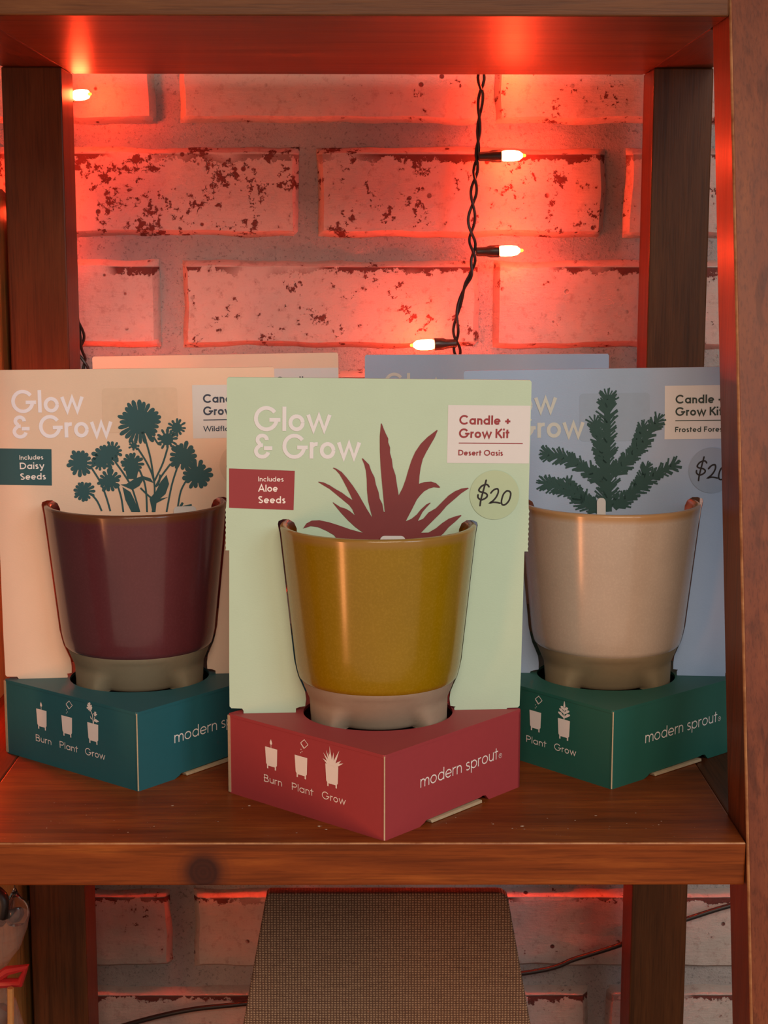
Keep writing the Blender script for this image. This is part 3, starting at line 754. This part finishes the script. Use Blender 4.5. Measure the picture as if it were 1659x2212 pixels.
    text(bm, 'modern sprout', .0262, .0199, .0064, .095, mp, width=.0620)
    ribbon(bm, [(.0902+.0012*math.cos(2*PI*i/16), .0212+.0012*math.sin(2*PI*i/16)) for i in range(16)], .00022, mp, closed=True)
    ribbon(bm, [(.0899, .0207), (.0899, .0217), (.0905, .0216), (.0904, .0212), (.0899, .0212)], .00020, mp)
    obj('side_lettering', bm, M['white'], b)
    return b
def planter(kind, x, y, rz, label, rot=0.0):
    root = empty('ceramic_planter', (x, y, .0383), rz)
    tag(root, label, 'planter', 'planters of the boxed kits')
    Z0 = .0383
    def Zl(z): return z-Z0
    outer = [(prof_r(z), z) for z in (.0625, .0640, .0660, .0680, .0700, .080, .095, .11, .125, .136)]
    prof = [(.0392, .0610)]+outer+[(.04995, .1395), (.0500, .1402), (.0496, .1409), (.0486, .1413), (.0475, .1412), (.0464, .1406), (.0458, .1396), (.0452, .134), (.0440, .120), (.0425, .1185)]
    bm = bmesh.new(); lathe(bm, [(r, Zl(z)) for r, z in prof], 96, close=False)
    g = obj('glazed_body', bm, GL[kind], root, smooth=True)
    LEG = [math.radians(a)+rot for a in (-90-60, -90+60, 90)]
    def mod(r, z, a):
        zz = z+Z0
        if zz > .0595 or zz < .0375: return r, z
        k = 0
        for la in LEG:
            d = abs((a-la+PI) % (2*PI)-PI)
            up = max(0, (zz-.0400)/.0200)
            k = max(k, 1-min(1, max(0, (d-.27-.05*up)/(.13+.45*up))))
        k = k*k*(3-2*k)
        f = min(1, (.0605-zz)/.022)
        cone = .0393-(.0393-.0262)*f**.95
        leg = .0362+max(0, zz-.052)*.40
        if r < .0312: return r*(k+(1-k)*.80), z+(1-k)*.0012
        rr = cone+(leg-cone)*k
        zl = z+(1-k)*max(0, (.0405-zz))*0.75
        return rr, zl
    fp = [(.0001, .0400), (.0260, .0400), (.0300, .0388), (.0345, .0384), (.0350, .0388), (.0352, .0395), (.0354, .0410), (.036, .0425), (.036, .044), (.036, .046), (.036, .048), (.036, .050), (.036, .052), (.036, .054), (.036, .056), (.036, .058), (.0392, .0598), (.0396, .0612), (.0388, .0620)]
    bm = bmesh.new(); lathe(bm, [(r, Zl(z)) for r, z in fp], 144, mod=mod, close=False)
    obj('unglazed_foot', bm, FT[kind], root, smooth=True)
    bm = bmesh.new(); lathe(bm, [(.0001, Zl(.118)), (.0432, Zl(.118)), (.0436, Zl(.1200)), (.030, Zl(.1196)), (.0001, Zl(.1196))], 48, close=False)
    obj('candle_wax', bm, M['wax'], root, smooth=True)
    return root
def kit(kind, x, y, deg, lean, gap, label, plabel, rear=False, prot=0.0):
    root = empty('planter_gift_box', (x, y, 0), math.radians(deg))
    tag(root, label, 'gift box', 'candle and grow kits on the shelf')
    base(kind, root, rear); card(kind, root, math.radians(lean), gap, rear)
    planter(kind, x+PDX.get(kind, 0), y, math.radians(deg), plabel, prot)
kit('green', 0.0, .8153, 3.3, .8, .0007, 'sage green card with maroon aloe print on a maroon box, front centre of the shelf', 'mustard yellow glazed planter with warm grey feet in the maroon box')
kit('peach', -.1314, .8879, 6.0, -.3, .0011, 'peach card on a teal box with a teal daisy print, left of the mustard planter', 'dark burgundy glazed planter with olive grey feet in the teal box', prot=.05)
kit('blue', .1290, .8910, -4.0, -1.2, .0012, 'light blue card with fir branch print on a forest green box, by the right post', 'pale oatmeal glazed planter with tan feet in the forest green box', prot=.05)
kit('peach', -.0975, 1.0180, 1.5, -.9, .0012, 'rear peach card, its top edge showing above the front peach and sage cards', 'burgundy planter of the rear peach kit, behind the front peach card', True)
kit('blue', .0712, 1.0230, -2.0, -.4, .0012, 'rear blue card above the sage card, just under the lowest bulb', 'oatmeal planter of the rear blue kit, behind the sage card', True)

# ------------------------------------------------------------------ string lights
def twisted(name, path, amp, half, label, seed=0, cat='string lights', r=.00102):
    P = spline(path, 24)
    root = empty(name, P[-1]); root['label'] = label; root['category'] = cat
    rd = random.Random(seed)
    # phase advances with length, the loops open and close unevenly
    acc = 0; ph = [0]
    for a, b in zip(P, P[1:]): acc += (b-a).length; ph.append(acc)
    for s in (0, 1):
        bm = bmesh.new(); pts = []
        for p, d in zip(P, ph):
            a = PI*d/half+s*PI+.6*math.sin(d*90)
            am = amp*(.75+.35*math.sin(d*61+1.0))
            pts.append(Vector((p.x+am*math.cos(a), p.y+am*.55*math.sin(a), p.z))-P[-1])
        tube(bm, pts, r, 7)
        obj('cable_strand', bm, M['wire'], root, smooth=True)
    return root, P[-1]
def bulb(root, org, p, d, k=1.0):
    """socket and glass from node p along direction d; children of the light string"""
    d = Vector(d).normalized(); rot = Vector((0, 0, 1)).rotation_difference(d).to_matrix().to_4x4()
    M4 = Matrix.Translation(Vector(p)-org) @ rot
    bm = bmesh.new()
    lathe(bm, [(.0001, 0), (.0024, 0), (.0030, .0006), (.0033, .0070), (.0042, .0095), (.0043, .0150), (.0041, .0158), (.0030, .0158)], 14)
    bm.transform(M4)
    s = obj('bulb_socket', bm, M['socket'], root, smooth=True)
    bm = bmesh.new()
    lathe(bm, [(.0028, .0158), (.0035, .0170), (.0037, .0200), (.0036, .0245), (.0030, .0280), (.0012, .0302)], 14)
    bm.transform(M4); b = obj('glass_bulb', bm, M['bulb'], root, smooth=True)
    bm = bmesh.new()
    lathe(bm, [(.0001, .0300), (.0011, .0303), (.0012, .0312), (.0009, .0322), (.0001, .0326)], 10, close=False)
    bm.transform(M4); t = obj('bulb_tip', bm, M['bulb_tip'], b, smooth=True)
YC = 1.125
path = [(.0705, YC, .62), (.0715, YC, .50), (.0712, YC, .3975), (.0714, YC, .3859), (.0704, YC, .3731), (.0698, YC, .3554), (.0690, YC, .3440), (.0666, YC, .3147), (.0655, YC, .2929), (.0672, YC, .2788), (.0658, YC, .2647), (.0608, YC, .2536), (.0558, YC, .2330), (.0563, YC, .2139), (.060, YC, .18), (.056, YC, .12), (.060, YC, .06), (.090, 1.130, .005), (.160, 1.136, -.040), (.196, 1.139, -.075), (.150, 1.140, -.085), (.080, 1.140, -.080), (0, 1.140, -.085), (-.080, 1.140, -.080), (-.150, 1.140, -.085), (-.190, 1.140, -.070)]
root, org = twisted('light_string', path, .0021, .0152, 'twisted dark wire hanging down the brick wall with three glowing red-orange bulbs in view', 1)
for p, d in (((.0698, YC, .3431), (1, 0, .02)), ((.0690, YC, .2790), (1, 0, .035)), ((.0560, YC, .2165), (-1, -.12, -.035)), ((.0712, YC, .4030), (1, .15, .0)), ((.0712, YC, .468), (-1, .1, 0)), ((.058, YC, .150), (1, 0, 0)), ((.057, YC, .085), (-1, 0, 0)), ((.170, 1.1405, -.086), (1, 0, 0)), ((.105, 1.1405, -.084), (1, 0, 0)), ((.030, 1.1405, -.087), (1, 0, 0)), ((-.050, 1.1405, -.086), (1, 0, 0)), ((-.130, 1.1405, -.087), (1, 0, 0))):
    bulb(root, org, p, d)
root['category'] = 'string lights'
path = [(-.2075, YC, .62), (-.2070, YC, .50), (-.2095, YC, .40), (-.2100, YC, .34), (-.2120, YC, .29), (-.2080, YC, .245), (-.2025, YC, .222), (-.2040, YC, .211), (-.2005, YC, .198), (-.199, YC, .15), (-.203, YC, .08), (-.205, YC, .02)]
root, org = twisted('light_string', path, .0016, .0152, 'light string behind the left back post, one glowing bulb beside the post', 2)
for p, d in (((-.2150, 1.136, .3830), (1, -.85, .0)), ((-.2085, YC, .445), (-1, 0, 0)), ((-.212, YC, .305), (-1, .2, 0)), ((-.199, YC, .150), (1, 0, 0)), ((-.203, YC, .06), (1, 0, 0))):
    bulb(root, org, p, d)

path = [(-.268, .93, .62), (-.266, .925, .45), (-.270, .92, .36), (-.266, .92, .25), (-.268, .92, .15), (-.266, .92, .02), (-.27, .93, -.05)]
root, org = twisted('light_string', path, .0018, .0152, 'light string hanging outside the left side of the shelf', 3)
for p, d in (((-.267, .92, .190), (1, .2, 0)), ((-.267, .92, .040), (1, 0, 0))):
    bulb(root, org, p, d)

# dark mains cable along the wall below the shelf
bm = bmesh.new()
cp = [(-.330, 1.140, -.345), (-.260, 1.140, -.320), (-.2119, 1.140, -.3024), (-.1839, 1.140, -.2920), (-.1422, 1.139, -.2810), (-.1006, 1.139, -.2759), (-.0037, 1.140, -.2658), (.1161, 1.140, -.2513), (.1500, 1.140, -.2405), (.1830, 1.140, -.2295), (.2050, 1.140, -.2185), (.2317, 1.140, -.2095), (.2623, 1.140, -.1994), (.2909, 1.140, -.1933), (.37, 1.14, -.185)]
tube(bm, spline(cp, 6), .0019, 10)
tag(obj('power_cable', bm, M['wire'], smooth=True), 'black power cable running along the brick wall under the shelf', 'cable')

# ------------------------------------------------------------------ burlap display board under the shelf
def burlap():
    t = NT('woven_burlap'); v = t.coords()
    def wv(vec, ax, sc_):
        w = t.n('ShaderNodeTexWave', wave_type='BANDS', bands_direction=ax); w.inputs['Scale'].default_value = sc_
        w.inputs['Distortion'].default_value = 1.6; w.inputs['Detail'].default_value = 2; w.inputs['Detail Scale'].default_value = 3
        t.l(vec, w.inputs['Vector']); return w.outputs['Fac']
    a = wv(v, 'X', 170); b = wv(v, 'Z', 210)
    f = t.math('MULTIPLY', a, b)
    n = t.noise(t.coords((1, 1, 8)), 120, 4, 0.7)
    f2 = t.math('ADD', t.math('MULTIPLY', f, 0.75), t.math('MULTIPLY', n, 0.35))
    c = t.ramp(f2, [(0.12, (0.085, 0.036, 0.020)), (0.42, (0.24, 0.125, 0.070)), (0.85, (0.48, 0.30, 0.18))])
    t.l(c, t.b.inputs['Base Color']); t.set(Roughness=0.9)
    t.bump(f2, 0.6, 0.0008)
    return t.m
def display():
    root = empty('burlap_display_board', (.0075, .93, ZB))
    tag(root, 'brown woven burlap display board leaning under the shelf, tapered to its rounded top', 'display board')
    Hh = .3035; wt = .0757; wb = .1290; r = .0065
    pts = [(-wb, 0), (wb, 0)]
    for s, a0 in ((1, 0), (-1, 90)):
        cx, cz = s*(wt-r-.0008), Hh-r
        rr = r if s > 0 else r*.45
        cx = s*(wt-rr-.0008); cz = Hh-rr
        pts += [(cx+rr*math.cos(math.radians(a0+k)), cz+rr*math.sin(math.radians(a0+k))) for k in (0, 22, 45, 68, 90)]
    bm = bmesh.new()
    prism(bm, [pts], lambda x, z: Vector((x, -.012+z*.10, z)), (0, .011, 0))
    bmesh.ops.recalc_face_normals(bm, faces=bm.faces)
    es = [e for e in bm.edges if len(e.link_faces) == 2 and e.calc_face_angle(0) > 1.0]
    bmesh.ops.bevel(bm, geom=es, offset=.0016, segments=3, profile=.5, affect='EDGES')
    obj('fabric_panel', bm, burlap(), root, smooth=True)
    bm = bmesh.new()
    box(bm, -.030, .030, .0, .004, 0, .20, .0008)
    for v in bm.verts: v.co.y += .0545-v.co.z*.18*1.0+ (0.0)
    obj('easel_leg', bm, plain('easel_card', (.10, .06, .04), .8), root)
display()

# ------------------------------------------------------------------ things left of the shelf
def neighbour():
    bm = bmesh.new()
    box(bm, -.300, -.2400, 1.045, 1.085, -.55, .335, .004, 3)
    for v in bm.verts:
        if v.co.z > .3: v.co.z -= max(0, (v.co.x+.262))*.9
    o = obj('wooden_upright', bm, wood('honey_wood', (.10, .045, .012), (.20, .085, .02), (.32, .15, .04), 'Z', seed=6.0))
    tag(o, 'honey brown wooden upright at the far left, beside the left back post', 'post')
neighbour()
def cello_mat():
    t = NT('clear_cellophane')
    t.set(Roughness=0.12, Base_Color=(.55, .40, .35, 1)); t.b.inputs['Transmission Weight'].default_value = 0.0
    t.b.inputs['Alpha'].default_value = 0.24
    v = t.coords(); t.bump(t.noise(v, 90, 4, .6, 1.0), .8, .003)
    return t.m
def bag():
    cm = cello_mat(); rd = random.Random(5)
    ox, oy = -.2500, 1.0
    root = empty('cellophane_bag', (ox, oy, -.235))
    tag(root, 'crinkled clear cellophane gift bag tied with a red ribbon, at the lower left edge', 'bag')
    bm = bmesh.new(); n = 40
    prof = [(.0120, -.062), (.0165, -.050), (.0190, -.034), (.0150, -.016), (.0060, -.002), (.0052, .002), (.0120, .012), (.0190, .022), (.0235, .034), (.0250, .044), (.0252, .048)]
    rings = []
    for k, (r, z) in enumerate(prof):
        rings.append([bm.verts.new(((r+.0022*noise.noise(Vector((math.cos(6.283*i/n)*3, math.sin(6.283*i/n)*3, z*60))))*math.cos(2*PI*i/n), (r*.6)*math.sin(2*PI*i/n), z+.045+.003*math.sin(i*.9)*(k > 8))) for i in range(n)])
    for a, b in zip(rings, rings[1:]):
        for i in range(n): bm.faces.new((a[i], a[(i+1) % n], b[(i+1) % n], b[i]))
    obj('cellophane_wrap', bm, cm, root, smooth=True)
    bm = bmesh.new()
    tube(bm, [(.0075*math.cos(2*PI*i/20), .0060*math.sin(2*PI*i/20)-.001, .045) for i in range(21)], .0022, 8)
    for s in (-1, 1):
        tube(bm, [(0, -.007, .045), (s*.012, -.009, .054), (s*.024, -.009, .056), (s*.020, -.009, .046), (0, -.007, .044)], .0032, 8)
    obj('red_ribbon', bm, plain('red_ribbon', (.45, .02, .02), .4), root, smooth=True)
    for k, (x, z, r, c) in enumerate(((-.012, .023, .0075, 'k'), (.006, .018, .0085, 'k'), (.014, .006, .006, 'g'), (-.004, .004, .007, 'g'))):
        bm = bmesh.new(); bmesh.ops.create_icosphere(bm, subdivisions=2, radius=r)
        for v in bm.verts: v.co += v.co.normalized()*noise.noise(v.co*300+Vector((k*9, 0, 0)))*r*.25
        obj('dark_pebble', bm, plain('dark_sweet_%d' % k, (.03, .02, .018) if c == 'k' else (.10, .06, .05), .5), root, smooth=True, loc=(x*.7, 0, z))
    # slender stick the bag is tied to
    bm = bmesh.new(); tube(bm, [(-.2395+.0, .984, ZB), (-.2375, .984, -.28), (-.2350, .985, -.19)], .0022, 8)
    o = obj('wooden_stick', bm, plain('pale_wood_stick', (.55, .27, .08), .6, .2), smooth=True)
    tag(o, 'thin pale orange wooden stick below the cellophane bag', 'stick')
    # clear glass bauble above
    root = empty('glass_ornament', (-.2335, 1.0, -.1440))
    tag(root, 'small clear glass teardrop ornament at the upper lower-left corner under the shelf', 'ornament')
    bm = bmesh.new()
    lathe(bm, [(.0001, -.0105), (.0055, -.0085), (.0085, -.0030), (.0080, .0030), (.0050, .0085), (.0018, .0130), (.0012, .0150), (.0001, .0152)], 20, close=False)
    g = NT('clear_glass'); g.set(Roughness=.03); g.b.inputs['Transmission Weight'].default_value = 1.0; g.b.inputs['IOR'].default_value = 1.3
    obj('glass_drop', bm, g.m, root, smooth=True)
    bm = bmesh.new(); bmesh.ops.create_icosphere(bm, subdivisions=2, radius=.0045)
    for v in bm.verts: v.co += v.co.normalized()*noise.noise(v.co*400)*.0012
    obj('blue_grey_stone', bm, plain('blue_grey_stone', (.10, .12, .13), .4), root, smooth=True, loc=(0, 0, -.002))
    bm = bmesh.new(); tube(bm, [(0, 0, .0150), (-.002, .002, .035), (-.003, .004, .10)], .0005, 6)
    obj('hanging_thread', bm, M['wire'], root)
    bm = bmesh.new()
    P = spline([(-.262, 1.0, -.120), (-.252, 1.0, -.142), (-.244, .998, -.150), (-.241, .998, -.136), (-.250, 1.0, -.128)], 5)
    tube(bm, P, .0045, 10)
    o = obj('black_cord_bundle', bm, M['wire'], smooth=True)
    tag(o, 'black looped bundle beside the glass ornament at the far left', 'bundle')
bag()

# crumbs and dust on the shelf
bm = bmesh.new(); rd = random.Random(11)
def crumb(x, y, r):
    z = r*.35
    vs = [bm.verts.new((x+r*math.cos(a)*rd.uniform(.5, 1.2), y+r*math.sin(a)*rd.uniform(.5, 1.2), .0001)) for a in (0, 1.2, 2.5, 3.8, 5.1)]
    t = bm.verts.new((x, y, z))
    for i in range(5): bm.faces.new((vs[i], vs[(i+1) % 5], t))
for k in range(110):
    x = rd.uniform(-.19, .17); y = rd.uniform(.742, .80)
    crumb(x, y, rd.choice((.0002, .0002, .0003, .0003, .0005)))
for x, y, r in ((-.0275, .760, .0013), (-.0240, .7555, .0008), (-.1030, .790, .0008), (-.0640, .7900, .0009), (.072, .760, .0011), (.058, .763, .0007), (.110, .775, .0007)): crumb(x, y, r)
tag(obj('dust_crumbs', bm, plain('pale_crumbs', (.45, .30, .22), .8)), 'pale dust specks and crumbs scattered on the shelf front', 'crumbs', None, 'stuff')
